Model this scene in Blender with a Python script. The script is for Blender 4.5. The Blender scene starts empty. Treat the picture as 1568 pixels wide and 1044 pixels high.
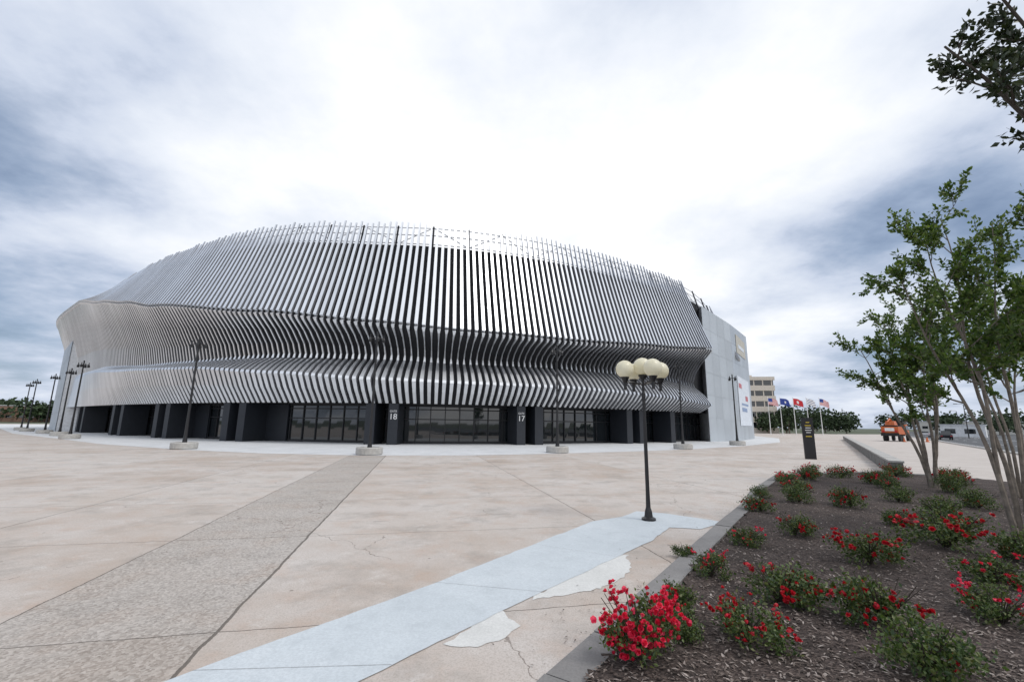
import bpy, math, random
from mathutils import Vector, Matrix, noise
R=random.Random(7)
sc=bpy.context.scene
sc.view_settings.view_transform='Standard'; sc.view_settings.look='None'; sc.view_settings.exposure=0
# ---------------------------------------------------------------- helpers
def link(o,parent=None):
    sc.collection.objects.link(o)
    if parent: o.parent=parent
    return o
def mesh(name,v,f,mats,parent=None,mi=None,smooth=False,loc=None):
    me=bpy.data.meshes.new(name); me.from_pydata([tuple(a) for a in v],[],f)
    if not isinstance(mats,(list,tuple)): mats=[mats]
    for m in mats: me.materials.append(m)
    if mi: me.polygons.foreach_set('material_index',mi)
    if smooth: me.polygons.foreach_set('use_smooth',[True]*len(me.polygons))
    me.update()
    o=bpy.data.objects.new(name,me)
    if loc: o.location=loc
    return link(o,parent)
def empty(name,loc=(0,0,0),rz=0):
    o=bpy.data.objects.new(name,None); o.location=loc; o.rotation_euler=(0,0,rz); return link(o)
class MB:
    def __init__(s): s.v=[];s.f=[];s.m=[]
    def add(s,v,f,m=0):
        b=len(s.v); s.v+= [tuple(a) for a in v]; s.f+=[tuple(b+i for i in q) for q in f]; s.m+=[m]*len(f)
    def box(s,c,d,rz=0,m=0,top=1.0):
        x,y,z=d[0]/2,d[1]/2,d[2]/2; ca,sa=math.cos(rz),math.sin(rz); vs=[]
        for k in (-1,1):
            t=top if k>0 else 1
            for a,b in ((-1,-1),(1,-1),(1,1),(-1,1)):
                px,py=a*x*t,b*y*t
                vs.append((c[0]+px*ca-py*sa,c[1]+px*sa+py*ca,c[2]+k*z))
        s.add(vs,[(3,2,1,0),(4,5,6,7),(0,1,5,4),(1,2,6,5),(2,3,7,6),(3,0,4,7)],m)
    def tube(s,pts,rad,n=6,m=0,cap=True):
        pts=[Vector(p) for p in pts]; vs=[]
        for i,p in enumerate(pts):
            d=(pts[min(i+1,len(pts)-1)]-pts[max(i-1,0)])
            if d.length<1e-6: d=Vector((0,0,1))
            d.normalize(); u=Vector((1,0,0))
            if abs(d.z)<.99: u=d.cross(Vector((0,0,1))).normalized()
            w=d.cross(u).normalized()
            for k in range(n):
                a=2*math.pi*k/n; vs.append(p+(u*math.cos(a)+w*math.sin(a))*rad[i])
        fs=[]
        for i in range(len(pts)-1):
            for k in range(n):
                fs.append((i*n+k,i*n+(k+1)%n,(i+1)*n+(k+1)%n,(i+1)*n+k))
        if cap: fs+= [tuple(range(n))[::-1],tuple((len(pts)-1)*n+k for k in range(n))]
        s.add(vs,fs,m)
    def lathe(s,c,prof,n=16,m=0):
        vs=[];fs=[]
        for r,z in prof:
            for k in range(n):
                a=2*math.pi*k/n; vs.append((c[0]+r*math.cos(a),c[1]+r*math.sin(a),c[2]+z))
        for i in range(len(prof)-1):
            for k in range(n): fs.append((i*n+k,i*n+(k+1)%n,(i+1)*n+(k+1)%n,(i+1)*n+k))
        fs.append(tuple((len(prof)-1)*n+k for k in range(n)))
        s.add(vs,fs,m)
    def obj(s,name,mats,parent=None,smooth=False,loc=None):
        return mesh(name,s.v,s.f,mats,parent,s.m,smooth,loc)
def newmat(name):
    m=bpy.data.materials.new(name); m.use_nodes=True; nt=m.node_tree; return m,nt,nt.nodes['Principled BSDF']
def N(nt,t,**k):
    n=nt.nodes.new(t)
    for a,b in k.items(): setattr(n,a,b)
    return n
def ramp(nt,fac,stops):
    r=N(nt,'ShaderNodeValToRGB'); e=r.color_ramp.elements
    while len(e)<len(stops): e.new(0.5)
    for i,(p,c) in enumerate(stops): e[i].position=p; e[i].color=(c[0],c[1],c[2],1)
    nt.links.new(fac,r.inputs[0]); return r.outputs[0]
def noise_tex(nt,scale,detail=6,rough=.55,vec=None,dim='3D'):
    n=N(nt,'ShaderNodeTexNoise'); n.inputs['Scale'].default_value=scale; n.inputs['Detail'].default_value=detail; n.inputs['Roughness'].default_value=rough
    if vec is None:
        tc=N(nt,'ShaderNodeTexCoord'); vec=tc.outputs['Object']
    nt.links.new(vec,n.inputs['Vector']); return n.outputs[0]
def mth(nt,op,a,b=None,c=None,clamp=False):
    n=N(nt,'ShaderNodeMath',operation=op); n.use_clamp=clamp
    for i,x in enumerate((a,b,c)):
        if x is None: continue
        if isinstance(x,(int,float)): n.inputs[i].default_value=x
        else: nt.links.new(x,n.inputs[i])
    return n.outputs[0]
def mix(nt,fac,a,b,bt='MIX'):
    n=N(nt,'ShaderNodeMix',data_type='RGBA',blend_type=bt)
    for s,x in ((0,fac),(6,a),(7,b)):
        if isinstance(x,(int,float)): n.inputs[s].default_value=x
        elif isinstance(x,tuple): n.inputs[s].default_value=(x[0],x[1],x[2],1)
        else: nt.links.new(x,n.inputs[s])
    return n.outputs[2]
def simple(name,col,rough=.6,metal=0,var=.12,scale=3,bump=0,island=0):
    m,nt,b=newmat(name)
    n=noise_tex(nt,scale)
    c=ramp(nt,n,[(.3,tuple(x*(1-var) for x in col)),(.7,tuple(min(1,x*(1+var)) for x in col))])
    if island:
        g=N(nt,'ShaderNodeNewGeometry'); v=mth(nt,'MULTIPLY_ADD',g.outputs['Random Per Island'],island,1-island/2)
        cc=N(nt,'ShaderNodeCombineColor'); 
        for i in range(3): nt.links.new(v,cc.inputs[i])
        c=mix(nt,1.0,c,cc.outputs[0],'MULTIPLY')
    nt.links.new(c,b.inputs['Base Color']); b.inputs['Roughness'].default_value=rough; b.inputs['Metallic'].default_value=metal
    if bump:
        bp=N(nt,'ShaderNodeBump'); bp.inputs['Strength'].default_value=bump; bp.inputs['Distance'].default_value=.02
        nt.links.new(noise_tex(nt,scale*12),bp.inputs['Height']); nt.links.new(bp.outputs[0],b.inputs['Normal'])
    return m
# ---------------------------------------------------------------- materials
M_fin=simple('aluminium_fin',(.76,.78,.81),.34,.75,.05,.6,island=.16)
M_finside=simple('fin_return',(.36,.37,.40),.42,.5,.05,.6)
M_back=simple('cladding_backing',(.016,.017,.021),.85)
M_dark=simple('dark_steel',(.02,.021,.025),.5,.2)
M_pier=simple('dark_pier',(.018,.022,.03),.5,.1)
M_rail=simple('pale_rail',(.6,.62,.65),.5,.3)
M_panel=simple('metal_panel',(.47,.51,.55),.45,.35,.05,.3,island=.14)
M_roof=simple('roof_membrane',(.35,.35,.36),.8)
M_conc=simple('concrete_cast',(.42,.41,.39),.85,0,.15,5,.3)
M_black=simple('black_paint',(.012,.012,.014),.4)
M_white=simple('white_paint',(.8,.8,.8),.5)
M_glass,nt,b=newmat('storefront_glass')
b.inputs['Base Color'].default_value=(.012,.016,.02,1); b.inputs['Roughness'].default_value=.03; b.inputs['IOR'].default_value=1.8
# plaza
U=(-.204,.979); V=(.979,.204)
def plaza_mat():
    m,nt,b=newmat('plaza_concrete'); L=nt.links
    tc=N(nt,'ShaderNodeTexCoord'); P=tc.outputs['Object']
    sx=N(nt,'ShaderNodeSeparateXYZ'); L.new(P,sx.inputs[0]); x,y=sx.outputs[0],sx.outputs[1]
    wob=mth(nt,'MULTIPLY_ADD',noise_tex(nt,1.5,6,.65,P),.10,-.05)
    s=mth(nt,'ADD',mth(nt,'ADD',mth(nt,'MULTIPLY',x,V[0]),mth(nt,'MULTIPLY',y,V[1])),wob)
    u=mth(nt,'ADD',mth(nt,'ADD',mth(nt,'MULTIPLY',x,U[0]),mth(nt,'MULTIPLY',y,U[1])),wob)
    s2=mth(nt,'SUBTRACT',s,-1.79)
    inband=mth(nt,'MULTIPLY',mth(nt,'LESS_THAN',s,-1.79),mth(nt,'GREATER_THAN',s,-3.93))
    def line(c,per,off,w):
        q=mth(nt,'DIVIDE',mth(nt,'SUBTRACT',c,off),per)
        fr=mth(nt,'FRACT',q); d=mth(nt,'MINIMUM',fr,mth(nt,'SUBTRACT',1,fr))
        return mth(nt,'LESS_THAN',mth(nt,'MULTIPLY',d,per),w),mth(nt,'FLOOR',q)
    l1,i1=line(s,5.6,-1.79,.011); l2,i2=line(u,3.75,8.9,.008)
    l3=mth(nt,'LESS_THAN',mth(nt,'ABSOLUTE',mth(nt,'SUBTRACT',s,-3.93)),.010)
    l4=mth(nt,'LESS_THAN',mth(nt,'ABSOLUTE',s2),.018)
    lines=mth(nt,'MAXIMUM',mth(nt,'MAXIMUM',l1,l2),mth(nt,'MAXIMUM',l3,l4))
    cv=N(nt,'ShaderNodeCombineXYZ'); L.new(i1,cv.inputs[0]); L.new(i2,cv.inputs[1]); L.new(inband,cv.inputs[2])
    wn=N(nt,'ShaderNodeTexWhiteNoise'); L.new(cv.outputs[0],wn.inputs[0])
    base=ramp(nt,wn.outputs[0],[(0,(.44,.365,.31)),(.5,(.50,.435,.385)),(1,(.54,.495,.455))])
    big=noise_tex(nt,.35,8,.62,P)
    base=mix(nt,ramp(nt,big,[(.38,(0,0,0)),(.62,(.85,.85,.85))]),base,(.58,.54,.51))
    st=noise_tex(nt,1.3,10,.7,P)
    base=mix(nt,ramp(nt,st,[(.50,(0,0,0)),(.75,(.6,.6,.6))]),base,(.47,.32,.235))
    dk=noise_tex(nt,.8,9,.72,P)
    base=mix(nt,ramp(nt,dk,[(.28,(.75,.75,.75)),(.50,(0,0,0))]),base,(.28,.255,.23))
    lt=noise_tex(nt,2.1,9,.75,P)
    base=mix(nt,ramp(nt,lt,[(.55,(0,0,0)),(.7,(.65,.65,.65))]),base,(.64,.61,.58))
    ag=N(nt,'ShaderNodeTexVoronoi'); ag.inputs['Scale'].default_value=42; L.new(P,ag.inputs['Vector'])
    agc=ramp(nt,ag.outputs['Color'],[(.1,(.12,.105,.09)),(.5,(.32,.29,.26)),(.9,(.54,.50,.46))])
    g=noise_tex(nt,55,4,.75,P)
    base=mix(nt,ramp(nt,g,[(.40,(.5,.5,.5)),(.52,(0,0,0))]),base,(.32,.275,.23))
    base=mix(nt,mth(nt,'MULTIPLY',inband,.52),base,agc)
    base=mix(nt,mth(nt,'MULTIPLY',lines,.8),base,(.08,.068,.055))
    cr=N(nt,'ShaderNodeTexVoronoi',feature='DISTANCE_TO_EDGE'); cr.inputs['Scale'].default_value=.16
    wv=N(nt,'ShaderNodeVectorMath',operation='ADD'); nn=N(nt,'ShaderNodeTexNoise'); nn.inputs['Scale'].default_value=1.2; nn.inputs['Detail'].default_value=8; L.new(P,nn.inputs['Vector'])
    L.new(P,wv.inputs[0]); L.new(nn.outputs['Color'],wv.inputs[1]); L.new(wv.outputs[0],cr.inputs['Vector'])
    crm=mth(nt,'MULTIPLY',mth(nt,'LESS_THAN',cr.outputs['Distance'],.0012),mth(nt,'GREATER_THAN',big,.5))
    base=mix(nt,mth(nt,'MULTIPLY',crm,.6),base,(.12,.09,.07))
    sp_=N(nt,'ShaderNodeTexVoronoi'); sp_.inputs['Scale'].default_value=1.3; L.new(P,sp_.inputs['Vector'])
    base=mix(nt,mth(nt,'MULTIPLY',mth(nt,'LESS_THAN',sp_.outputs['Distance'],.03),.6),base,(.13,.11,.09))
    L.new(base,b.inputs['Base Color']); b.inputs['Roughness'].default_value=.85
    bp=N(nt,'ShaderNodeBump'); bp.inputs['Strength'].default_value=.5; bp.inputs['Distance'].default_value=.012
    L.new(mth(nt,'SUBTRACT',mth(nt,'ADD',g,mth(nt,'MULTIPLY',ag.outputs['Distance'],inband)),mth(nt,'MULTIPLY',lines,2)),bp.inputs['Height']); L.new(bp.outputs[0],b.inputs['Normal'])
    return m
M_plaza=plaza_mat()
def conc_mat(name,a,bb,c):
    m,nt,b=newmat(name); L=nt.links
    P=N(nt,'ShaderNodeTexCoord').outputs['Object']
    n1=noise_tex(nt,.6,8,.65,P); n2=noise_tex(nt,45,4,.7,P); n3=noise_tex(nt,3.0,9,.7,P)
    base=ramp(nt,n1,[(.3,a),(.55,bb),(.75,c)])
    base=mix(nt,ramp(nt,n2,[(.4,(.35,.35,.35)),(.6,(0,0,0))]),base,tuple(x*.72 for x in a))
    base=mix(nt,ramp(nt,n3,[(.32,(.4,.4,.4)),(.50,(0,0,0))]),base,tuple(x*.78 for x in a))
    L.new(base,b.inputs['Base Color']); b.inputs['Roughness'].default_value=.8
    bp=N(nt,'ShaderNodeBump'); bp.inputs['Strength'].default_value=.25; bp.inputs['Distance'].default_value=.01
    L.new(n2,bp.inputs['Height']); L.new(bp.outputs[0],b.inputs['Normal']); return m
M_new=conc_mat('new_concrete',(.50,.545,.575),(.57,.615,.645),(.63,.665,.69))
M_patch=conc_mat('concrete_spill',(.58,.58,.56),(.68,.68,.66),(.74,.73,.70))
M_apron=conc_mat('apron_concrete',(.58,.59,.60),(.68,.69,.70),(.74,.75,.76))
M_walk=conc_mat('sidewalk_concrete',(.46,.41,.37),(.54,.49,.45),(.60,.56,.52))
M_curb=conc_mat('curb_stone',(.17,.165,.16),(.25,.24,.235),(.33,.32,.31))
M_asph=conc_mat('asphalt',(.06,.065,.07),(.08,.084,.09),(.105,.108,.11))
M_land=conc_mat('land',(.05,.07,.03),(.07,.085,.04),(.10,.10,.06))
M_mulch,nt,b=newmat('mulch')
P=N(nt,'ShaderNodeTexCoord').outputs['Object']
mp=N(nt,'ShaderNodeMapping'); mp.inputs['Scale'].default_value=(1,2.2,1); mp.inputs['Rotation'].default_value=(0,0,.6); nt.links.new(P,mp.inputs[0])
vo=N(nt,'ShaderNodeTexVoronoi'); vo.inputs['Scale'].default_value=34; nt.links.new(mp.outputs[0],vo.inputs['Vector'])
c=ramp(nt,vo.outputs['Color'],[(.1,(.020,.014,.012)),(.5,(.065,.046,.040)),(.85,(.15,.115,.10))])
c=mix(nt,ramp(nt,noise_tex(nt,1.2,6,.6,P),[(.3,(.7,.7,.7)),(.6,(0,0,0))]),c,(.025,.018,.015))
nt.links.new(c,b.inputs['Base Color']); b.inputs['Roughness'].default_value=.95
bp=N(nt,'ShaderNodeBump'); bp.inputs['Strength'].default_value=.8; bp.inputs['Distance'].default_value=.025; nt.links.new(vo.outputs['Distance'],bp.inputs['Height']); nt.links.new(bp.outputs[0],b.inputs['Normal'])
def island_mat(name,cols,rough=.7,trans=0):
    m,nt,b=newmat(name); g=N(nt,'ShaderNodeNewGeometry')
    c=ramp(nt,g.outputs['Random Per Island'],[(i/(len(cols)-1),cc) for i,cc in enumerate(cols)])
    nt.links.new(c,b.inputs['Base Color']); b.inputs['Roughness'].default_value=rough
    if trans:
        t=N(nt,'ShaderNodeBsdfTranslucent'); nt.links.new(mix(nt,1.0,c,(1.5,1.6,.8),'MULTIPLY'),t.inputs[0])
        mx=N(nt,'ShaderNodeMixShader'); mx.inputs[0].default_value=trans
        nt.links.new(b.outputs[0],mx.inputs[1]); nt.links.new(t.outputs[0],mx.inputs[2]); nt.links.new(mx.outputs[0],nt.nodes['Material Output'].inputs[0])
    return m
M_chip=island_mat('wood_chips',[(.03,.022,.018),(.09,.066,.055),(.18,.145,.125),(.38,.33,.30)],.9)
M_leaf=island_mat('tree_leaves',[(.03,.06,.012),(.055,.105,.02),(.095,.15,.03),(.15,.20,.05)],.5,.33)
M_leafd=island_mat('dark_leaves',[(.012,.02,.008),(.02,.035,.012),(.04,.055,.016)],.5,.15)
M_rleaf=island_mat('rose_leaves',[(.02,.045,.012),(.045,.08,.02),(.085,.13,.03),(.14,.15,.055)],.5,.2)
M_petal=island_mat('rose_petals',[(.40,.004,.03),(.62,.010,.05),(.75,.025,.09),(.85,.07,.15)],.5,.2)
M_petal2=island_mat('red_rose_petals',[(.28,.003,.012),(.48,.006,.02),(.62,.015,.035)],.5,.2)
M_far=island_mat('far_foliage',[(.015,.03,.012),(.03,.055,.02),(.05,.08,.03)],.8)
M_bark=simple('bark',(.20,.17,.14),.85,0,.35,9,.5)
M_twig=simple('twig',(.05,.04,.03),.9)
# ---------------------------------------------------------------- camera
cam=bpy.data.cameras.new('camera'); co=bpy.data.objects.new('camera',cam); sc.collection.objects.link(co)
cam.sensor_width=36; cam.lens=15.5; cam.clip_end=6000; cam.clip_start=.05
co.matrix_world=Matrix.Translation((0,0,2))@Matrix.Rotation(math.radians(90+10.66),4,'X')@Matrix.Rotation(.0127,4,'Z')
sc.camera=co
# ---------------------------------------------------------------- world
w=bpy.data.worlds.new('World'); sc.world=w; w.use_nodes=True; nt=w.node_tree; L=nt.links
bg=nt.nodes['Background']; bg.inputs[1].default_value=.1
sky=N(nt,'ShaderNodeTexSky'); sky.sky_type='NISHITA'; sky.sun_disc=False; sky.sun_elevation=math.radians(55); sky.sun_rotation=math.radians(116)
D=N(nt,'ShaderNodeTexCoord').outputs['Generated']
sp=N(nt,'ShaderNodeSeparateXYZ'); L.new(D,sp.inputs[0])
zz=mth(nt,'ADD',mth(nt,'MAXIMUM',sp.outputs[2],0),.20)
cx=N(nt,'ShaderNodeCombineXYZ'); L.new(mth(nt,'DIVIDE',sp.outputs[0],zz),cx.inputs[0]); L.new(mth(nt,'DIVIDE',sp.outputs[1],zz),cx.inputs[1]); cx.inputs[2].default_value=1.35
n1=noise_tex(nt,1.25,11,.56,cx.outputs[0]); n2=noise_tex(nt,.42,3,.5,cx.outputs[0])
def glowf(v_,pw):
    dt=N(nt,'ShaderNodeVectorMath',operation='DOT_PRODUCT'); L.new(D,dt.inputs[0]); dt.inputs[1].default_value=Vector(v_).normalized()
    return mth(nt,'POWER',mth(nt,'MAXIMUM',dt.outputs['Value'],0),pw)
v=mth(nt,'ADD',mth(nt,'MULTIPLY',n1,1.7),mth(nt,'MULTIPLY',n2,.75))
v=mth(nt,'ADD',mth(nt,'SUBTRACT',v,.78),mth(nt,'MULTIPLY',glowf((-.10,.88,.42),4.5),.45))
v=mth(nt,'ADD',v,mth(nt,'MULTIPLY',glowf((.55,-.6,.45),1.4),.5))
v=mth(nt,'SUBTRACT',v,mth(nt,'MULTIPLY',glowf((-.82,.55,.22),12),.17))
v=mth(nt,'SUBTRACT',v,mth(nt,'MULTIPLY',glowf((.80,.62,.06),14),.20))
low=mth(nt,'MULTIPLY',mth(nt,'SUBTRACT',1,mth(nt,'MULTIPLY',mth(nt,'MAXIMUM',sp.outputs[2],0),5.5),clamp=True),.10)
v=mth(nt,'SUBTRACT',v,low)
cl=ramp(nt,v,[(.06,(2.2,2.9,4.3)),(.22,(3.9,4.8,6.4)),(.40,(6.3,7.0,8.4)),(.60,(8.4,8.9,9.8)),(.88,(10.8,10.9,11.2))])
m1=mix(nt,ramp(nt,v,[(.12,(.35,.35,.35)),(.42,(0.02,0.02,0.02))]),cl,sky.outputs[0])
L.new(m1,bg.inputs[0])
sun=bpy.data.lights.new('sun','SUN'); sun.energy=1.4; sun.angle=math.radians(18); sun.color=(1,.97,.93)
so=bpy.data.objects.new('sun',sun); sc.collection.objects.link(so)
sd=Vector((.62,-.30,1.0)).normalized(); so.rotation_euler=sd.to_track_quat('Z','Y').to_euler(); so.location=(0,0,60)
# ---------------------------------------------------------------- ground
def sheet(name,pts,z,mat): return mesh(name,[(a,b,z) for a,b in pts],[tuple(range(len(pts)))],mat)
sheet('ground',[(-3000,-2500),(3000,-2500),(3000,4500),(-3000,4500)],0,M_land)
d2=Vector((.613,.790)); n2v=Vector((.790,-.613)); A=Vector((42,37)); W0=Vector((16.4,19.3)); wd=Vector((37.5,53)).normalized(); wn=Vector((wd.y,-wd.x))
def along(o,d,t,n=None,s=0):
    q=o+d*t
    if n is not None: q=q+n*s
    return (q.x,q.y)
sheet('plaza_paving',[(-220,-40),(-220,120),(-60,230),(60,230),along(W0,wd,160),along(W0,wd,0),(13,17),(11,5),(-16,-40)],.004,M_plaza)
sheet('sidewalk',[along(W0,wd,0),along(W0,wd,165),along(A,d2,165),along(A,d2,-75),(-12,-30),(-9,-20),(13,14)],.008,M_walk)
sheet('road',[along(A,d2,-150),along(A,d2,420),along(A,d2,420,n2v,62),along(A,d2,-150,n2v,62)],.012,M_asph)
rm=MB()
def mark(t0,t1,s0,s1):
    a=[along(A,d2,t0,n2v,s0),along(A,d2,t1,n2v,s0),along(A,d2,t1,n2v,s1),along(A,d2,t0,n2v,s1)]
    rm.add([(x,y,.016) for x,y in a],[(3,2,1,0)])
mark(-60,300,.9,1.05)
for s in (5,9,24,40):
    for k in range(-10,40): mark(k*9,k*9+3.2,s,s+.16)
mark(-60,300,13,13.15); mark(-60,300,13.4,13.55)
rm.obj('road_markings',M_white)
kb=MB()
for s in (-.15,62.15):
    c=A+d2*80+n2v*s; kb.box((c.x,c.y,.07),(.25,460,.14),math.atan2(-d2.x,d2.y))
kb.obj('road_curb',M_conc)
# kerbed bed
kO=[(-3.4,-2),(.3,3.92),(1.85,6.12),(4.13,9.39),(6.28,12.38),(7.45,14.3),(10.7,18.6),(13,20.1),(16.0,20.9),(18.6,20.0)]
def offset(pl,d):
    out=[]
    for i,p in enumerate(pl):
        a=Vector(pl[max(i-1,0)]);c=Vector(pl[min(i+1,len(pl)-1)]);t=(c-a).normalized()
        out.append((p[0]+t.y*d,p[1]-t.x*d))
    return out
kI=offset(kO,.30)
cb=MB()
for i in range(len(kO)-1):
    a,b_,c_,e=kO[i],kO[i+1],kI[i+1],kI[i]
    for q in range(3):
        f0,f1=q/3+.003,(q+1)/3-.003
        lp=lambda p,r_,t:(p[0]*(1-t)+r_[0]*t,p[1]*(1-t)+r_[1]*t)
        A0,A1,B0,B1=lp(a,b_,f0),lp(a,b_,f1),lp(e,c_,f0),lp(e,c_,f1)
        h1=.07+R.uniform(-.008,.008)
        vs=[(*A0,0),(*A1,0),(*B1,0),(*B0,0),(*A0,h1),(*A1,h1),(*B1,h1),(*B0,h1)]
        cb.add(vs,[(4,7,6,5),(0,4,5,1),(1,5,6,2),(2,6,7,3),(3,7,4,0)])
cb.obj('planting_bed_curb',M_curb)
bedpoly=offset(kO,.29)+[(19.9,17.5),(14.8,10),(5,-3)]
def inpoly(x,y,poly):
    ins=False; j=len(poly)-1
    for i in range(len(poly)):
        xi,yi=poly[i];xj,yj=poly[j]
        if (yi>y)!=(yj>y) and x<(xj-xi)*(y-yi)/(yj-yi)+xi: ins=not ins
        j=i
    return ins
def bedz(x,y): return .05+.05*noise.noise(Vector((x*.8,y*.8,0)))+.02*noise.noise(Vector((x*4,y*4,2)))
gv=[];gf=[];idx={}
st=.16
nx=int(26/st);ny=int(24/st)
for j in range(ny):
    for i in range(nx):
        x=-4+i*st;y=-2+j*st
        if inpoly(x+st/2,y+st/2,bedpoly) :
            q=[]
            for a,b_ in ((0,0),(1,0),(1,1),(0,1)):
                k=(i+a,j+b_)
                if k not in idx:
                    X=-4+k[0]*st;Y=-2+k[1]*st; idx[k]=len(gv); gv.append((X,Y,bedz(X,Y)))
                q.append(idx[k])
            gf.append(tuple(q))
mesh('mulch_bed',gv,gf,M_mulch,smooth=True)
sheet('bed_soil',bedpoly,.02,M_mulch)
ch=MB()
for _ in range(42000):
    d=2.5+13*R.random()**1.9; x=R.uniform(-.05,1.25)*d; y=d
    if not inpoly(x,y,bedpoly): continue
    z=bedz(x,y)+R.uniform(.0,.02); a=R.random()*6.28; l=R.uniform(.008,.034); ww=l*R.uniform(.2,.5); t=R.uniform(-.35,.35)
    ca,sa=math.cos(a),math.sin(a)
    ch.add([(x-ca*l,y-sa*l,z-t*l),(x+sa*ww,y-ca*ww,z+.006),(x+ca*l,y+sa*l,z+t*l+.006),(x-sa*ww,y+ca*ww,z+.004)],[(0,1,2,3)])
ch.obj('mulch_chips',M_chip)
db=MB()
for _ in range(260):
    t=R.random(); i=R.randint(1,4); a=Vector(kO[i]).lerp(Vector(kO[i+1]),t); tt=(Vector(kO[i+1])-Vector(kO[i])).normalized()
    a=a-Vector((tt.y,-tt.x))*abs(R.gauss(0,.35)); l=R.uniform(.006,.022); an=R.random()*6.28
    db.add([(a.x-math.cos(an)*l,a.y-math.sin(an)*l,.018),(a.x+math.sin(an)*l*.4,a.y-math.cos(an)*l*.4,.022),(a.x+math.cos(an)*l,a.y+math.sin(an)*l,.02),(a.x-math.sin(an)*l*.4,a.y+math.cos(an)*l*.4,.02)],[(0,1,2,3)])
db.obj('leaf_debris',M_chip)
def rough_poly(pts,amp,step=.25,seed=0):
    out=[]
    for i in range(len(pts)):
        a=Vector(pts[i]);b_=Vector(pts[(i+1)%len(pts)]);n=max(1,int((b_-a).length/step))
        for k in range(n):
            p=a.lerp(b_,k/n); nn=noise.noise_vector(Vector((p.x*2.2,p.y*2.2,seed)))+.6*noise.noise_vector(Vector((p.x*7,p.y*7,seed)))
            out.append((p.x+nn.x*amp,p.y+nn.y*amp))
    return out
sheet('concrete_path',rough_poly([(-7.2,-1.8),(-2.64,3.89),(-1.34,5.53),(1.45,9.4),(1.75,9.85),(2.5,10.35),(3.0,11.0),(3.6,10.8),(4.6,9.9),(3.77,9.25),(3.2,9.35),(2.55,8.35),(.31,5.70),(-1.12,3.95),(-5.9,-1.8)],.025,.15),.012,M_new)
sheet('concrete_spill',rough_poly([(.25,5.57),(.8,5.8),(1.26,6.1),(1.6,6.4),(1.81,6.92),(1.9,7.4),(1.6,7.45),(1.0,6.62)],.12,.08,3),.009,M_patch)
sheet('concrete_spill',rough_poly([(-.57,4.5),(-.3,4.45),(-.1,4.6),(.10,4.85),(.0,5.13),(-.1,5.30),(-.28,5.12)],.07,.06,5),.009,M_patch)
jp=MB()
for t in (.02,.40,.74):
    p=Vector((-2.64,3.89)).lerp(Vector((1.5,9.4)),t); q=Vector((-1.12,3.95)).lerp(Vector((2.55,8.35)),t+.02)
    e=(q-p).normalized(); pe=Vector((-e.y,e.x))*.004
    jp.add([(p.x,p.y,.0155),(q.x,q.y,.0155),(q.x+pe.x,q.y+pe.y,.0155),(p.x+pe.x,p.y+pe.y,.0155)],[(0,1,2,3)])
jp.obj('path_joints',M_curb)
# ---------------------------------------------------------------- arena
arena=empty('arena_building')
BP=[(-97,118),(-93,98),(-81.5,81.5),(-65,68),(-46.5,55),(-29,45.6),(-12.4,42),(.7,44.6),(14,51.8),(27,62),(35,74),(39,90),(40,108),(33,140),(8,162),(-30,172),(-72,162)]
def cr(p0,p1,p2,p3,t):
    return .5*((2*p1)+(-p0+p2)*t+(2*p0-5*p1+4*p2-p3)*t*t+(-p0+3*p1-3*p2+p3)*t**3)
pv=[Vector(p) for p in BP]; n=len(pv); dense=[]
for i in range(n):
    for k in range(60): dense.append(cr(pv[i-1],pv[i],pv[(i+1)%n],pv[(i+2)%n],k/60))
for _ in range(60): dense=[(dense[i-1]+dense[i]*2+dense[(i+1)%len(dense)])/4 for i in range(len(dense))]
cum=[0]
for i in range(len(dense)): cum.append(cum[-1]+(dense[(i+1)%len(dense)]-dense[i]).length)
TOT=cum[-1]
import bisect
def at(s):
    s%=TOT; i=min(bisect.bisect_right(cum,s)-1,len(dense)-1); a=dense[i];b_=dense[(i+1)%len(dense)]
    p=a.lerp(b_,(s-cum[i])/(cum[i+1]-cum[i]))
    t=(dense[(i+4)%len(dense)]-dense[i-3]).normalized()
    return p,t,Vector((t.y,-t.x))
C=Vector((-14,105))
def tab(T,x):
    if x<=T[0][0]: return T[0][1]
    for (a,va),(b_,vb) in zip(T,T[1:]):
        if x<=b_: 
            u=(x-a)/(b_-a); u=u*u*(3-2*u)*.5+u*.5; return va+(vb-va)*u
    return T[-1][1]
T_rim=[(-120,12),(-95,16.0),(-75,18.6),(-52,19.0),(-40,17.0),(-31,15.6),(-23.7,14.2),(-8.9,12.1),(1.2,10.8),(7.8,10.2),(17.3,10.15),(30,10.9),(40,11.8),(70,12.5),(120,11),(180,11)]
T_lip=[(-60,8.2),(-46,8.4),(-30,7.6),(-16.6,7.2),(-7,6.5),(1.3,5.9),(8,5.7),(17.6,5.7),(30.8,5.4),(40,4.8),(70,5.5)]
T_wst=[(-60,9.0),(-45,9.2),(-30,8.5),(-18,8.4),(-9,8.6),(1,8.4),(8,8.1),(18,8.3),(32,8.3),(42,7.6),(70,8)]
T_top=[(-80,21.8),(-55,22.3),(-35,22.9),(-9,22.9),(1,22.2),(17,22.3),(40,22),(55,21),(120,21.0)]
T_k=[(-60,.0),(-46,.45),(-30,1),(180,1)]
def theta(p): return math.degrees(math.atan2(p.x-C.x,-(p.y-C.y)))
def cut(p): return 40.2<theta(p)<72
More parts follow.
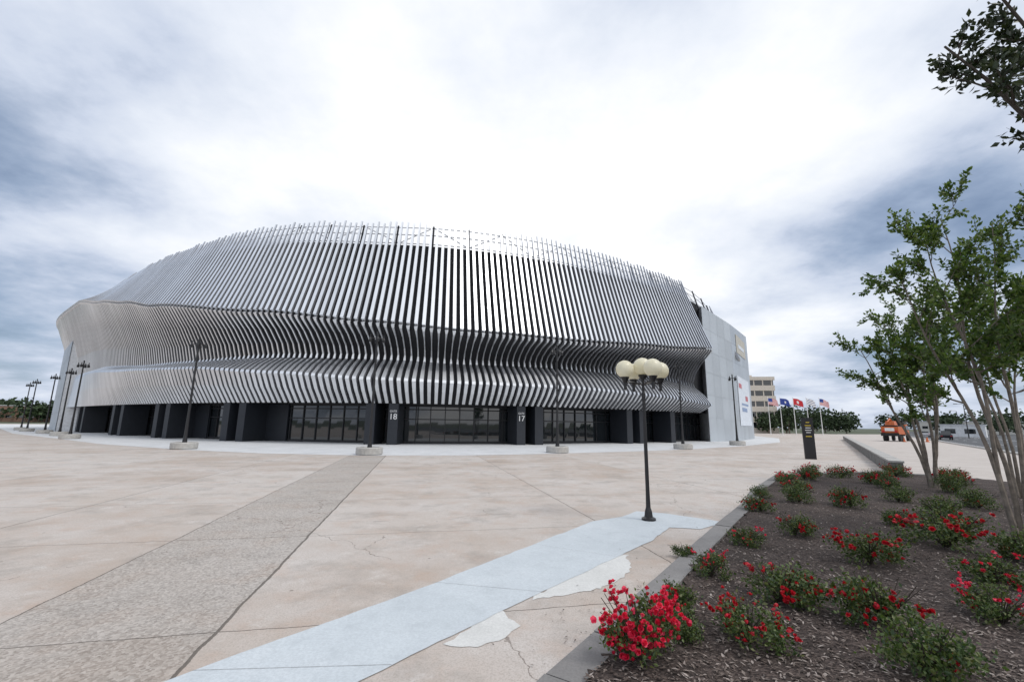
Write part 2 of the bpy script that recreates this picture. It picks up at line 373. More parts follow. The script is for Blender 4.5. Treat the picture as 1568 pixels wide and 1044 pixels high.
def prof(p):
    th=theta(p); zr=tab(T_rim,th);zl=tab(T_lip,th);zw=tab(T_wst,th);zt=tab(T_top,th);k=tab(T_k,th); zb=3.75
    lo=.7+1.9*k
    low=[(.9,zb),(.9+(lo-.9)*.62,zb+(zl-zb)*.5),(lo,zl-.15),(lo-.05,zl+.1),(lo*.55+.25,zl+(zw-zl)*.42),(.45,zl+(zw-zl)*.8),(.35,zw),(.75,zw+(zr-zw)*.28),(1.75,zw+(zr-zw)*.62),(3.0,zr-.25),(3.2,zr)]
    up=[(3.25,zr+.34),(2.35,zr+(zt-zr)*.25),(1.35,zr+(zt-zr)*.5),(.30,zr+(zt-zr)*.78),(-.5,zt)]
    return low,up,zt
NF=int(TOT/.62); fins=MB()
def finstrip(s,rows,wd_,dp_,yaw,mside=1):
    p,t,nn=at(s); vs=[]
    for i,(o,z) in enumerate(rows):
        wi=wd_[i] if isinstance(wd_,list) else wd_
        dp=dp_[i] if isinstance(dp_,list) else dp_
        a=rows[max(i-1,0)];b_=rows[min(i+1,len(rows)-1)]; dx,dz=b_[0]-a[0],b_[1]-a[1]; l=math.hypot(dx,dz)
        io,iz=-dz/l*dp, dx/l*dp
        for sx in (-1,1):
            q=p+t*(sx*wi/2)+nn*(o-(yaw if sx>0 else 0)); vs.append((q.x,q.y,z))
        for sx in (1,-1):
            q=p+t*(sx*wi/2)+nn*(o+io-(yaw*.3 if sx>0 else 0)); vs.append((q.x,q.y,z+iz))
    b=len(fins.v); fins.v+=vs
    for i in range(len(rows)-1):
        for k in range(4):
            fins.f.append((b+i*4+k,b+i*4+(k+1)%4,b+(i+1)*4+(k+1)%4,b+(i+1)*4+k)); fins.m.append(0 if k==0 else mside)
    e_=b+(len(rows)-1)*4
    fins.f+=[(b+3,b+2,b+1,b),(e_,e_+1,e_+2,e_+3)]; fins.m+=[0,0]
WL=[.28,.30,.34,.34,.31,.22,.13,.09,.09,.20,.30]
DL=[.38,.38,.38,.36,.32,.26,.20,.16,.16,.26,.30]
for i in range(NF):
    s=i*TOT/NF; p_=at(s)[0]
    low,up,zt=prof(p_)
    up=up[:-1]+[(up[-1][0],up[-1][1]+R.choice((0,.18,.0,.22)))]
    if not cut(p_): finstrip(s,low,WL,DL,.06)
    if not (40.2<theta(p_)<52): finstrip(s,up,[.31,.31,.30,.26,.14],[.30,.30,.30,.26,.12],.03)
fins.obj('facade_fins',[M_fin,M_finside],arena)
bk=MB(); NS=300; rings=[];
for i in range(NS):
    s=i*TOT/NS; p,t,nn=at(s); low,up,zt=prof(p); q_=1 if not cut(p) else .15
    allr=[(o*q_-.46,z) for k,(o,z) in enumerate(low[:-1])]+[(low[-1][0]*q_-.42,low[-1][1]+.05),(up[0][0]*q_-.36,up[0][1])]+[(o*q_-.42,z) for o,z in up[1:4]]
    rings.append([(p.x+nn.x*o,p.y+nn.y*o,z) for o,z in allr])
nr=len(rings[0])
vs=[v for r_ in rings for v in r_]; fs=[]
for i in range(NS):
    for k in range(nr-1):
        j=(i+1)%NS; fs.append((i*nr+k,j*nr+k,j*nr+k+1,i*nr+k+1))
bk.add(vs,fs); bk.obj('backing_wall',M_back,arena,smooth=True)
rf=[(at(i*TOT/NS)[0]-at(i*TOT/NS)[2]*.6) for i in range(NS)]
mesh('roof',[(p.x,p.y,18.0) for p in rf],[tuple(range(NS))[::-1]],M_roof,arena)
tr=MB()
per=int(TOT/3.7)
for i in range(per):
    s=i*TOT/per; p,t,nn=at(s); low,up,zt=prof(p); p2,t2,nn2=at(s+TOT/per); zt2=prof(p2)[2]; zbk=up[3][1]
    def q(P_,N_,o,z): return (P_.x+N_.x*o,P_.y+N_.y*o,z)
    tr.tube([q(p,nn,.05,zbk-1),q(p,nn,-.75,zt-.2)],[.10,.10],5,1)
    for f_ in (.15,.55,.88):
        z1=zbk+(zt-zbk)*f_; z2=prof(p2)[1][3][1]+(zt2-prof(p2)[1][3][1])*f_
        tr.tube([q(p,nn,-.5-.4*f_,z1),q(p2,nn2,-.5-.4*f_,z2)],[.05,.05],4,0)
    a,b_=(.15,.88) if i%2 else (.88,.15)
    tr.tube([q(p,nn,-.75,zbk+(zt-zbk)*a),q(p2,nn2,-.75,zbk+(zt2-zbk)*b_)],[.05,.05],4,0)
tr.obj('parapet_truss',[M_rail,M_dark],arena)
gl=MB();mu=MB();sf=MB();NG=int(TOT/1.55)
for i in range(NG):
    s=i*TOT/NG; p,t,nn=at(s); p2,t2,n2_=at(s+TOT/NG); o=-2.2
    a=p+nn*o;b_=p2+n2_*o
    tw=R.uniform(-.012,.012)
    gl.add([(a.x+tw,a.y-tw,0),(b_.x-tw,b_.y+tw,0),(b_.x,b_.y,3.8),(a.x,a.y,3.8)],[(0,1,2,3)],0)
    rz=math.atan2(t.y,t.x); c=a+nn*.05
    mu.box((c.x,c.y,1.9),(.09,.16,3.8),rz)
    m_=(a+b_)/2+nn*.06; ln=(b_-a).length
    for z,h in ((.12,.24),(2.35,.10),(3.3,.10),(3.68,.22)): mu.box((m_.x,m_.y,z),(ln,.10,h),rz)
    e=p+nn*.6;e2=p2+n2_*.6
    sf.add([(a.x,a.y,3.78),(b_.x,b_.y,3.78),(e2.x,e2.y,3.78),(e.x,e.y,3.78)],[(0,1,2,3)])
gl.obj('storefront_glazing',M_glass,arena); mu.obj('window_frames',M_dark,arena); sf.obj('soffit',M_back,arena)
def s_at_x(x):
    best=None
    for i in range(2400):
        s=i*TOT/2400; p=at(s)[0]
        if p.y<100:
            d=abs(p.x-x)
            if best is None or d<best[0]: best=(d,s)
    return best[1]
pr=MB()
piers=[-78,-75,-64,-61.5,-50,-47.5,-39.3,-37.3,-28.2,-26.3,-12.9,-10.9,.7,2.5,13.0,14.7,19.5]
for x in piers:
    s=s_at_x(x); p,t,nn=at(s); rz=math.atan2(t.y,t.x)
    c=p+nn*-.6; pr.box((c.x,c.y,1.88),(.9,2.6,3.76),rz)
for x0,x1 in ((-37.3,-34.5),(-26.3,-23.2),(14.7,17.5),(-80,-50)):
    s0,s1=s_at_x(x0),s_at_x(x1); a=at(s0);b_=at(s1); c=((a[0]+a[2]*-2.0)+(b_[0]+b_[2]*-2.0))/2; dv=(b_[0]-a[0])
    pr.box((c.x,c.y,1.86),(dv.length,.2,3.72),math.atan2(dv.y,dv.x))
pr.obj('dark_piers',M_pier,arena)
for x,tx in ((-10.9,'18'),(.7,'17')):
    s=s_at_x(x); p,t,nn=at(s); c=p+nn*.72; rz=math.atan2(t.y,t.x)
    for body,sz,z in (('GATE',.26,2.95),(tx,.75,2.3)):
        cu=bpy.data.curves.new('gate_lettering','FONT'); cu.body=body; cu.size=sz; cu.align_x='CENTER'; cu.extrude=.01
        o=bpy.data.objects.new('gate_lettering',cu); o.location=(c.x,c.y,z); o.rotation_euler=(math.pi/2,0,rz); cu.materials.append(M_white); link(o,arena)
def panel_wall(mb,p0,p1,z0,za,zb_,nx,nz,m=0):
    p0=Vector(p0);p1=Vector(p1)
    for i in range(nx):
        for j in range(nz):
            g=.012
            def P_(u,v_):
                q=p0.lerp(p1,u); zt=za+(zb_-za)*u; return (q.x,q.y,z0+(zt-z0)*v_)
            L_=(p1-p0).length; H_=za-z0
            u0,u1=i/nx+g/L_,(i+1)/nx-g/L_; v0,v1=j/nz+g/H_,(j+1)/nz-g/H_
            mb.add([P_(u0,v0),P_(u1,v0),P_(u1,v1),P_(u0,v1)],[(0,1,2,3)],m)
def prism(mb,pts,z0,zs,m):
    n_=len(pts); vs=[(x,y,z0) for x,y in pts]+[(pts[i][0],pts[i][1],zs[i]) for i in range(n_)]
    mb.add(vs,[(i,(i+1)%n_,n_+(i+1)%n_,n_+i) for i in range(n_)]+[tuple(range(n_,2*n_))],m)
po=MB()
P0,P1,P2=(27.0,61.0),(33.1,65.4),(43.2,79.8)
ins=lambda p:(p[0]-.03,p[1]+.05)
prism(po,[ins(P0),ins(P1),(43.15,79.9),(37,85),(30,78)],0,[18.9,17.3,18.3,18.3,18.9],1)
panel_wall(po,P0,P1,0,18.95,17.35,4,6); panel_wall(po,P1,P2,0,17.35,18.35,7,6)
po.obj('portal_panels',[M_panel,M_rail],arena)
bn=MB()
def bq(u0,u1,z0,z1,m,off=.06):
    a=Vector(P1).lerp(Vector(P2),u0);b_=Vector(P1).lerp(Vector(P2),u1); nn=Vector(((b_-a).y,-(b_-a).x)).normalized()*off; a=a+nn;b_=b_+nn
    bn.add([(a.x,a.y,z0),(b_.x,b_.y,z0),(b_.x,b_.y,z1),(a.x,a.y,z1)],[(0,1,2,3)],m)
M_gold=simple('banner_gold',(.50,.48,.42),.6); M_red=simple('banner_red',(.5,.16,.18),.6); M_blue=simple('banner_blue',(.25,.33,.5),.6); M_bw=simple('banner_white',(.66,.71,.78),.6)
bq(.15,.85,2.2,9.8,3); bq(.2,.36,8.0,8.7,1,.09); bq(.3,.6,4.4,5.0,2,.09); bq(.55,.7,6.2,7.0,1,.09); bq(.3,.7,5.4,5.7,2,.09)
bq(.25,.8,13.6,16.6,0); bq(.35,.7,14.6,15.2,3,.09)
bn.obj('portal_banners',[M_gold,M_red,M_blue,M_bw],arena)
po=MB()
prism(po,[(-77.0,75.2),(-72.2,71.5),(-69,73),(-74,79)],0,[13.4,14.6,14.6,13.4],1)
panel_wall(po,(-77.05,75.1),(-72.2,71.4),0,13.4,14.6,2,5)
po.obj('left_portal_panels',[M_panel,M_rail],arena)
ap=[(-165,112),(-100,88),(-64,58),(-44,44.3),(-33,36.5),(-22.6,31.0),(-15.5,28.4),(-8.8,27.7),(-2.5,29),(3.3,31.8),(9,35.4),(15.1,39.4),(25,48.3),(37,62),(50,84),(58,110),(50,150),(10,190),(-60,190),(-120,180)]
sheet('arena_apron',ap,.010,M_apron)
# ---------------------------------------------------------------- lamps
def tall_lamp(x,y,name='tall_light_post',planter=True,H=7.9):
    e=empty(name,(x,y,0)); mb=MB()
    mb.lathe((0,0,0),[(.15,.0),(.15,.5),(.11,.9),(.08,2.5),(.06,H)],10)
    for a in (0,math.pi/2):
        c,s_=math.cos(a+.4),math.sin(a+.4)
        for z in (H-.45,):
            mb.tube([(-.42*c,-.42*s_,z),(.42*c,.42*s_,z)],[.025,.025],5)
            for k in (-1,1):
                mb.lathe((k*.42*c,k*.42*s_,z-.28),[(.02,.0),(.10,.02),(.11,.18),(.04,.33),(.03,.5),(.0,.52)],8)
    mb.obj('post',M_black,e)
    if planter:
        m2=MB(); m2.lathe((0,0,0),[(.74,.0),(.82,.06),(.82,.42),(.78,.47),(.62,.47),(.60,.40),(.0,.40)],24); m2.obj('planter_base',M_conc,e)
for x,y in ((-44.2,45.3),(-22.9,31.8),(-8.9,28.6),(3.4,32.9),(15.4,40.4),(25.2,50.2),(-52.5,52.5),(-61.5,59.5),(-73,68),(-81,74.5)): tall_lamp(x,y)
lamp=empty('globe_street_lamp',(2.99,10.02,0)); mb=MB()
mb.lathe((0,0,.012),[(.15,0),(.15,.04),(.09,.07),(.075,.18),(.05,.26),(.042,.6),(.036,2.6),(.045,2.62),(.045,2.7),(.03,2.74),(.03,3.1)],14)
GM=[]
for k in range(4):
    a=k*math.pi/2+.22; c,s_=math.cos(a),math.sin(a); r_=.44
    mb.tube([(c*.03,s_*.03,2.92),(c*r_*.5,s_*r_*.5,2.96),(c*r_,s_*r_,2.95)],[.02,.02,.02],6)
    mb.lathe((c*r_,s_*r_,2.78),[(.005,0),(.035,.02),(.035,.16),(.055,.2),(.09,.27),(.10,.31)],12)
    GM.append((c*r_,s_*r_,3.25))
mb.lathe((0,0,3.02),[(.03,0),(.05,.02),(.10,.09),(.10,.12)],12); GM.append((0,0,3.33))
mb.obj('post_and_arms',M_black,lamp,smooth=False)
M_globe,nt,b=newmat('opal_globe'); b.inputs['Roughness'].default_value=.25
c=ramp(nt,noise_tex(nt,3),[(.3,(.86,.81,.62)),(.7,(.93,.90,.76))]); nt.links.new(c,b.inputs['Base Color'])
tl=N(nt,'ShaderNodeBsdfTranslucent'); nt.links.new(c,tl.inputs[0]); mx=N(nt,'ShaderNodeMixShader'); mx.inputs[0].default_value=.35
nt.links.new(b.outputs[0],mx.inputs[1]); nt.links.new(tl.outputs[0],mx.inputs[2]); nt.links.new(mx.outputs[0],nt.nodes['Material Output'].inputs[0])
gb=MB()
for g_ in GM:
    gb.lathe(g_,[(.20*math.sin(math.pi*k/14)+.0001,-.20*math.cos(math.pi*k/14)) for k in range(1,15)],24)
gb.obj('globes',M_globe,lamp,smooth=True)
# ---------------------------------------------------------------- kiosk sign
e=empty('wayfinding_sign',(19.5,29.5,0),-.35); mb=MB()
mb.box((0,0,1.3),(.62,.22,2.6),0,0); mb.box((0,0,2.63),(.66,.26,.05),0,0)
M_yel=simple('sign_yellow',(.75,.55,.05),.5)
for z,wq in ((2.35,.2),(2.15,.34),(2.0,.30),(1.85,.36),(1.70,.26),(1.45,.34)): mb.box((0,-.115,z),(wq,.014,.04),0,1 if z>2.1 or z<1.5 else 2)
mb.obj('panel',[M_black,M_yel,M_white],e)
# ---------------------------------------------------------------- low wall of blocks
lw=MB(); rz=math.atan2(wd.y,wd.x)
M_wall=simple('wall_concrete',(.20,.195,.19),.85,0,.2,2,.3)
for k in range(28):
    c=W0+wd*(1.35+k*2.75); hh=.58
    lw.box((c.x,c.y,hh/2),(2.45,.42,hh),rz); lw.box((c.x,c.y,hh+.045),(2.55,.50,.08),rz,1)
lw.obj('low_concrete_wall',[M_wall,M_conc])
# ---------------------------------------------------------------- trees
def leaf(mb,p,d,l,wq,m=0):
    d=d.normalized(); s_=d.cross(Vector((R.uniform(-1,1),R.uniform(-1,1),R.uniform(-1,1))))
    if s_.length<1e-3: s_=d.orthogonal()
    s_.normalize(); nn=d.cross(s_)
    mb.add([p,p+d*l*.45+s_*wq+nn*wq*.3,p+d*l,p+d*l*.45-s_*wq+nn*wq*.3],[(0,1,2,3)],m)
def rv(): return Vector((R.gauss(0,1),R.gauss(0,1),R.gauss(0,1)))
def tree(name,base,trunks,leafl,mats,nb=8,nt_=6,nl=26,r0=.055,bl=1.3,start=.42):
    e=empty(name,base); wood=MB(); lv=MB()
    def twig(p,d,ln,r,lvs):
        pts=[p]; q=p.copy(); dd=d.normalized()
        for k in range(3):
            dd=(dd+rv()*.16+Vector((0,0,.05))).normalized(); q=q+dd*ln/3; pts.append(q.copy())
        wood.tube(pts,[r,r*.8,r*.6,r*.3],4,0,False)
        for k in range(lvs):
            t=R.random()**.8*3; i=min(int(t),2); pp=pts[i].lerp(pts[i+1],t-i)+rv()*.04
            leaf(lv,pp,dd+rv()*.8,leafl*R.uniform(.6,1.2),leafl*R.uniform(.22,.32))
        return pts
    for (tx,ty,tz) in trunks:
        pts=[];rad=[]; ph=R.random()*6; 
        st_=Vector((tx,ty,0)).normalized()*.10
        for k in range(11):
            t=k/10; f_=t**1.25
            j=Vector((math.sin(ph+t*7),math.cos(ph*1.7+t*6),0))*.08*tz/5*math.sin(math.pi*t)
            pts.append(Vector((st_.x+tx*f_,st_.y+ty*f_,tz*t))+j); rad.append(r0*(1-.82*t)*(1.25 if k==0 else 1))
        wood.tube(pts,rad,7)
        for k in range(nb):
            t=start+(1-start)*(k+R.random())/nb; i=min(int(t*10),9); p=pts[i].lerp(pts[i+1],t*10-i)
            a=R.random()*6.28; d=Vector((math.cos(a)*.75+tx*.12,math.sin(a)*.75+ty*.12,R.uniform(.25,1.0))).normalized()
            ln=bl*R.uniform(.55,1.1)*(1.15-.55*t); bp_=[p];q=p.copy();dd=d
            for z in range(5):
                dd=(dd+rv()*.11+Vector((0,0,.07))).normalized(); q=q+dd*ln/5; bp_.append(q.copy())
            rr=rad[i]*.5+.004
            wood.tube(bp_,[rr*(1-.15*z) for z in range(6)],5,0,False)
            for z in range(nt_):
                u=1.2+3.8*(z+R.random())/nt_; i2=min(int(u),4); pp=bp_[i2].lerp(bp_[i2+1],u-i2)
                twig(pp,dd+rv()*.55,R.uniform(.28,.6)*bl/1.3,.006,int(nl*R.uniform(.4,1.4)))
    wood.obj('trunk_and_branches',mats[0],e); lv.obj('foliage',mats[1],e)
    return e
tree('crape_myrtle_tree',(14.5,15.7,.03),[(-1.0,-.2,5.7),(.0,.6,6.1),(.75,.0,5.6),(-.45,-.9,5.0),(.2,-.5,5.7),(-1.4,.5,4.9)],.13,(M_bark,M_leaf),nb=8,nt_=7,nl=32,r0=.06,bl=1.3,start=.42)
tree('crape_myrtle_tree',(9.2,8.35,.03),[(-.45,.3,5.9),(.1,.5,6.5),(.7,.2,6.2),(-.95,.5,5.2),(.5,-.9,5.6)],.105,(M_bark,M_leaf),nb=10,nt_=7,nl=34,r0=.045,bl=1.2,start=.44)
tree('crape_myrtle_tree',(15.1,13.6,.03),[(-.7,.2,6.2),(.2,.4,6.8),(1.1,.0,6.2),(-.3,-.9,5.8)],.13,(M_bark,M_leaf),nb=8,nt_=7,nl=32,r0=.05,bl=1.4,start=.45)
e=tree('overhanging_tree',(9.6,4.4,.03),[(-.6,.2,8.6),(.9,.6,9.4),(.2,-1.0,9.2),(-1.9,1.4,8.9),(-2.3,1.9,8.3),(-1.2,1.8,7.6),(-1.0,1.2,7.9)],.13,(M_twig,M_leafd),nb=7,nt_=7,nl=17,r0=.09,bl=1.0,start=.76)
# ---------------------------------------------------------------- roses
def rose_mesh(i,rad,h,nfl,pm):
    lv=MB()
    for _ in range(26):
        a=R.random()*6.28; r_=rad*R.uniform(.3,.95); pts=[Vector((0,0,0)),Vector((math.cos(a)*r_*.5,math.sin(a)*r_*.5,h*.55)),Vector((math.cos(a)*r_,math.sin(a)*r_,h*R.uniform(.6,1.08)))]
        lv.tube(pts,[.007,.005,.003],4,1,False)
    heads=[]
    for _ in range(17):
        a=R.random()*6.28; r_=rad*math.sqrt(R.random())*.9; heads.append(Vector((math.cos(a)*r_,math.sin(a)*r_,h*R.uniform(.2,.9)*(1-.3*(r_/rad)**2))))
    for c in heads:
        for _ in range(90):
            p=c+rv()*rad*.16
            if p.z<.02: p.z=.02+R.random()*.05
            leaf(lv,p,rv()+Vector((0,0,.5)),R.uniform(.025,.055),R.uniform(.009,.017),0)
    nc=max(1,nfl//5)
    for _ in range(nc):
        c=R.choice(heads); a=math.atan2(c.y,c.x)+R.uniform(-.6,.6); rr=rad*R.uniform(.45,1.0); cc=Vector((math.cos(a)*rr,math.sin(a)*rr,h*R.uniform(.35,1.0)))
        for _ in range(R.randint(3,7)):
            fp=cc+rv()*.04; up_=(rv()*.5+Vector((fp.x,fp.y,.25))).normalized(); sz=R.uniform(.020,.031)
            for ring,(np_,op) in enumerate(((5,.95),(4,.55),(3,.25))):
                u=up_.orthogonal().normalized(); w_=up_.cross(u)
                for k in range(np_):
                    an=k*6.28/np_+ring*.7+R.uniform(-.2,.2); dr=u*math.cos(an)+w_*math.sin(an); sd_=up_.cross(dr)
                    q0=fp+up_*.004*ring; tip=q0+dr*sz*op+up_*sz*(1.0-op*.6); md=q0+dr*sz*op*.7+up_*sz*.35
                    lv.add([q0,md+sd_*sz*.5,tip+sd_*sz*.25,tip-sd_*sz*.25,md-sd_*sz*.5],[(0,1,2,3,4)],2)
    me=bpy.data.meshes.new('rose_bush_%d'%i); me.from_pydata(lv.v,[],lv.f)
    for m in (M_rleaf,M_twig,pm): me.materials.append(m)
    me.polygons.foreach_set('material_index',lv.m); me.update(); return me
near=rose_mesh(0,.34,.44,260,M_petal)
vars_=[rose_mesh(1,.36,.40,60,M_petal2),rose_mesh(2,.40,.44,80,M_petal2),rose_mesh(3,.32,.36,38,M_petal),rose_mesh(4,.38,.38,14,M_petal2),rose_mesh(5,.36,.42,58,M_petal),rose_mesh(6,.31,.34,5,M_petal2)]
pos=[(1.12,4.22,1,0),(1.85,5.2,.85,6),(2.67,6.3,.7,5),(2.25,4.55,.95,2),(3.1,5.5,1.1,1),(4.03,8.0,.85,3),(5.25,8.6,.9,1),(5.97,11.04,1,1),(7.69,12.3,1.1,4),(8.6,11.7,1.2,1),(11.3,17.6,1.1,1),(13.3,18.4,1.2,2),(5.35,7.0,1.15,2),(3.75,4.85,1.1,1),(3.4,4.0,1,4),(7.27,7.83,1.5,2),(12.6,15.3,1.1,3),(9.75,10.53,1.2,4),(6.3,6.2,1.0,3),(12.01,11.85,1.3,4),(13.2,16.8,1.2,1),(10.2,17.0,1.0,3),(15.6,16.2,1.3,2),(7.9,7.2,1.1,4),(7.2,13.2,.9,4),(9.0,14.4,1.1,1),(9.5,15.6,1,5),(14.2,17.6,1.2,1),(16.6,17.2,1.3,1),(2.7,7.3,.5,6),(14.0,14.5,1.2,4),(5.1,5.0,.9,5),(12.3,18.6,1.1,5),(10.6,12.6,1.1,4),(8.0,9.7,.85,6),(16.2,19.2,1.2,2),(1.62,4.62,.7,6)]
for x,y,s_,k in pos:
    o=bpy.data.objects.new('rose_bush',near if k==0 else vars_[k-1]); o.location=(x,y,bedz(x,y)-.01); o.scale=(s_*R.uniform(.9,1.15),s_*R.uniform(.9,1.15),s_*R.uniform(.85,1.1)); o.rotation_euler=(0,0,R.random()*6.28); link(o)
# ---------------------------------------------------------------- flags
M_fl=[simple('flag_red',(.55,.03,.04),.8),simple('flag_blue',(.03,.06,.28),.8),simple('flag_white',(.75,.75,.75),.8)]
def flag(x,y,H,kind):
    e=empty('flagpole_with_flag',(x,y,0)); mb=MB(); mb.tube([(0,0,0),(0,0,H)],[.10,.06],8); mb.lathe((0,0,H),[(.02,0),(.14,.1),(.02,.24)],8); mb.obj('pole',M_white,e)
    fb=MB(); nx_,nz_=14,13; Wf,Hf=3.0,1.7; vs=[]; dr=R.uniform(.5,1.1); am=R.uniform(.2,.45); ph=R.random()*3
    for j in range(nz_+1):
        for i in range(nx_+1):
            u=i/nx_; z=H-.15-j*Hf/nz_-u*u*dr; vs.append((.08+u*Wf*(.95-.2*dr),am*math.sin(u*8+ph+j*.15)*u,z))
    for j in range(nz_):
        for i in range(nx_):
            if kind=='us': m=1 if (i<6 and j<7) else (0 if j%2==0 else 2)
            elif kind=='blue': m=2 if 5<i<9 and 4<j<9 else 1
            elif kind=='red': m=2 if 4<i<9 and 3<j<9 else 0
            else: m=2 if (i+j)%5 else 1
            fb.add([vs[j*(nx_+1)+i],vs[j*(nx_+1)+i+1],vs[(j+1)*(nx_+1)+i+1],vs[(j+1)*(nx_+1)+i]],[(0,1,2,3)],m)
    fb.obj('flag_cloth',M_fl,e)
for x,k in ((69.4,'us'),(72.6,'blue'),(76.2,'red'),(79.8,'white'),(83.3,'us')): flag(x,120,9.9,k)
# ---------------------------------------------------------------- far buildings
ob=empty('office_building',(83,165,0),-.15); mb=MB()
M_off=simple('office_precast',(.60,.55,.48),.8); 
for k in range(5):
    z=k*3.6; mb.box((0,0,z+.9),(19,24,1.8),0,0); mb.box((0,0,z+2.7),(18.4,23.4,1.8),0,1)
    for q in range(7): mb.box((-8.6+q*2.87,-11.75,z+2.7),(.35,.2,1.8),0,0)
mb.box((0,0,18.6),(19.2,24.2,1.2),0,0); mb.box((2,2,20),(8,8,1.6),0,0); mb.obj('storeys',[M_off,M_glass],ob)
def lowb(name,x,y,w_,d_,h,col,rz=0):
    e=empty(name,(x,y,0),rz); mb=MB(); m=simple(name+'_wall',col,.8)
    mb.box((0,0,h/2),(w_,d_,h),0,0); mb.box((0,0,h+.15),(w_+.4,d_+.4,.3),0,2)
    nq=int(w_/4)
    for k in range(nq):
        for z in ([h*.35,h*.72] if h>6 else [h*.5]): mb.box((-w_/2+2+k*4,-d_/2-.01,z),(2.2,.1,1.3),0,1)
    mb.obj('walls',[m,M_glass,M_rail],e)
lowb('brick_building',-246,218,40,20,7.5,(.24,.15,.11),.4)
lowb('low_building',250,230,60,20,6,(.55,.54,.5),-.7)
lowb('white_trailer',128,127,9,3,3.2,(.7,.72,.74),-.9)
# ---------------------------------------------------------------- distant trees
ft=MB()
def clump(x,y,h,w_,n=150,s=1.0):
    ft.tube([(x,y,0),(x,y,h*.5)],[.3,.15],5,1)
    for _ in range(n):
        d=rv().normalized()*R.random()**.4; nz=noise.noise(Vector((x+d.x*3,y+d.y*3,d.z*3)))
        p=Vector((x+d.x*w_*(1+.4*nz),y+d.y*w_,h*.56+d.z*h*.44*(1+.3*nz))); leaf(ft,p,rv(),s*R.uniform(1,1.9),s*R.uniform(.5,.8),0)
for _ in range(80):
    t=R.random(); x=60+t*330; clump(x+R.uniform(-8,8),270-70*abs(t-.3)+R.uniform(-12,12),R.uniform(8,14),R.uniform(5,9),150,1.1)
for _ in range(60):
    t=R.random(); clump(-330+t*130,235-t*20+R.uniform(-12,12),R.uniform(6,12),R.uniform(5,8),150,1.1)
for x,y,h,w_ in ((93,150,10,4.2),(97,158,9,4),(86,150,7,3.4),(118,175,11,5),(126,180,10,5),(133,178,9,5),(166,170,8,5),(196,180,9,6),(210,190,8,6)): clump(x,y,h,w_,420,.7)
ft.obj('distant_trees',[M_far,M_bark])
hd=MB()
for k in range(260):
    p=A+d2*(20+k*1.1)+n2v*(66+R.uniform(-1.5,1.5))
    for _ in range(14): leaf(hd,Vector((p.x,p.y,.9))+Vector((R.gauss(0,1),R.gauss(0,1),R.gauss(0,.45))),rv(),.9,.4)
hd.obj('roadside_hedge',M_far)
# ---------------------------------------------------------------- vehicles
M_tire=simple('tire',(.02,.02,.02),.8); M_lamp=simple('tail_light',(.5,.02,.02),.3)
def wheel(mb,x,y,r_,wq,m):
    n_=14; vs=[];
    for k in range(n_):
        a=k*6.283/n_; vs+=[(x+r_*math.cos(a),y-wq/2,r_+r_*math.sin(a)),(x+r_*math.cos(a),y+wq/2,r_+r_*math.sin(a))]
    mb.add(vs,[(2*k,2*k+1,(2*k+3)%(2*n_),(2*k+2)%(2*n_)) for k in range(n_)]+[tuple(range(0,2*n_,2))[::-1],tuple(range(1,2*n_,2))],m)
def car(name,x,y,rz,col,suv=False):
    e=empty(name,(x,y,.012),rz); mb=MB(); paint=simple(name+'_paint',col,.25,.3); h=1.75 if suv else 1.45
    P_=[(-2.2,.35),(-2.25,.8),(-2.1,.98),(-1.5,1.02),(.9,.98),(2.0,.82),(2.25,.65),(2.2,.32)]
    n_=len(P_); vs=[(a,-.9,b) for a,b in P_]+[(a,.9,b) for a,b in P_]
    mb.add(vs,[tuple(range(n_))[::-1],tuple(range(n_,2*n_))]+[(i,(i+1)%n_,n_+(i+1)%n_,n_+i) for i in range(n_)],0)
    Q=[(-1.9 if suv else -1.6,1.0),(-1.6 if suv else -1.0,h-.04),(.1,h-.04),(.95,.98)]
    vs=[(a,-.82 if b<1.1 else -.66,b) for a,b in Q]+[(a,.82 if b<1.1 else .66,b) for a,b in Q]
    mb.add(vs,[(3,2,1,0),(4,5,6,7),(0,1,5,4),(1,2,6,5),(2,3,7,6)],1); mb.box((-.55,0,h-.01),(1.3,1.3,.05),0,0)
    for a in (-1.4,1.4):
        for b in (-.85,.85): wheel(mb,a,b,.33,.2,2)
    mb.box((-2.24,-.7,.75),(.06,.3,.14),0,3); mb.box((-2.24,.7,.75),(.06,.3,.14),0,3)
    mb.obj('body',[paint,M_glass,M_tire,M_lamp],e)
ra=math.atan2(d2.y,d2.x)
def rp(t,s): 
    q=A+d2*t+n2v*s; return q.x,q.y
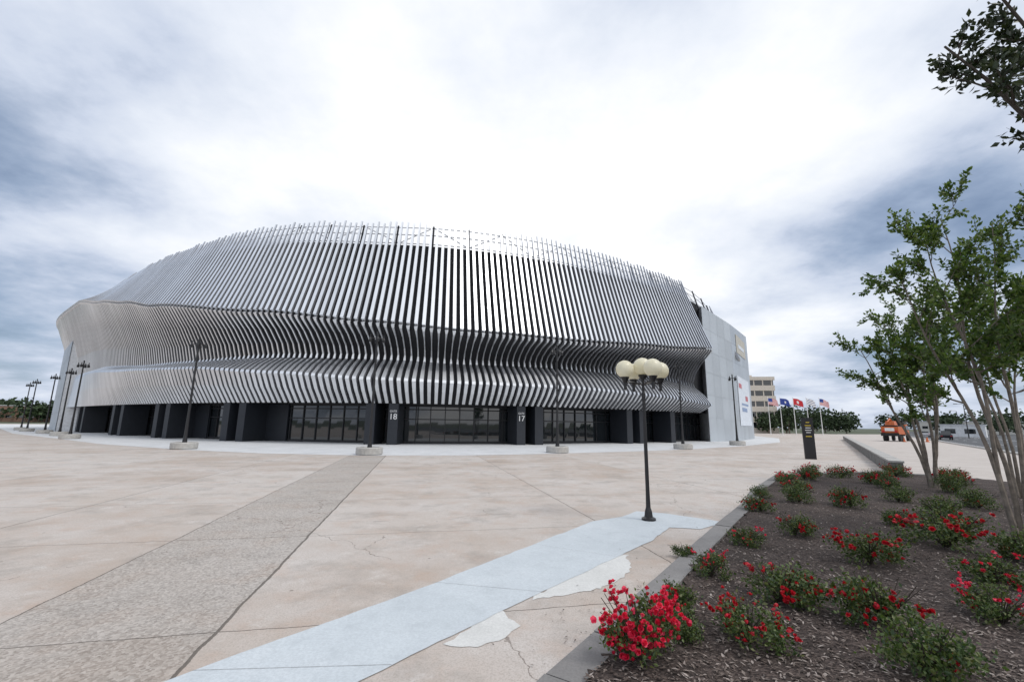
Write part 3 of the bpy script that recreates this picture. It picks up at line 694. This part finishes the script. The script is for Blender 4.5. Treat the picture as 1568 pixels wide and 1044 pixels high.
for t,s,c,sv in ((70,3,(.02,.02,.025),True),(105,3,(.5,.5,.52),False),(60,22,(.6,.6,.6),False),(95,26,(.3,.02,.02),True),(120,34,(.05,.07,.15),False),(75,40,(.5,.5,.5),True),(48,46,(.03,.03,.03),False),(150,18,(.6,.6,.6),True)):
    car('parked_car',*rp(t,s),ra,c,sv)
tx,ty=64.2,75.0
e=empty('orange_utility_truck',(tx,ty,.012),ra-.25); mb=MB(); M_or=simple('orange_paint',(.55,.13,.03),.4)
mb.box((.4,0,1.0),(7.2,.9,.3),0,1)
for q in (-2.3,-1.1,2.9):
    for s in (-.95,.95): wheel(mb,q,s,.5,.34,1)
mb.box((-1.4,0,1.75),(4.0,2.2,1.2),0,0); mb.box((-1.4,0,2.45),(3.6,1.9,.25),0,1); mb.box((-2.0,0,2.9),(1.8,1.3,.7),0,0,.8); mb.box((2.6,0,1.9),(1.9,2.2,1.7),0,0,.9); mb.box((2.65,0,2.2),(1.75,2.24,.65),0,2,.93)
mb.box((1.1,0,2.3),(.5,1.8,2.0),0,1); mb.tube([(.6,0,2.4),(-1.5,.2,3.6),(-3.2,.2,3.1)],[.16,.14,.10],6,0)
mb.box((-3.5,0,1.1),(.25,2.3,.5),0,1); mb.box((-3.45,-.8,1.6),(.12,.3,.3),0,3); mb.box((-3.45,.8,1.6),(.12,.3,.3),0,3); mb.box((-3.44,0,1.9),(.1,1.2,.5),0,4)
mb.obj('body',[M_or,M_tire,M_glass,M_lamp,M_white],e)
def rlamp(x,y,H=8):
    e=empty('street_lamp',(x,y,0)); mb=MB(); mb.tube([(0,0,0),(0,0,H),(-.4,0,H+.25),(-1.8,0,H+.3)],[.12,.08,.05,.04],7); mb.box((-2.0,0,H+.28),(.8,.3,.14)); mb.obj('pole_and_head',M_black,e)
for x,y in ((112,110),(150,150),(120,200),(170,200),(95,180)): rlamp(x,y)
for k,(x,y) in enumerate(((66.5,72),(68,73.5),(62,71))):
    cn=MB(); cn.box((0,0,.03),(.4,.4,.05)); cn.lathe((0,0,.05),[(.15,0),(.04,.65)],10); cn.obj('traffic_cone',M_or,None,loc=(x,y,.012))
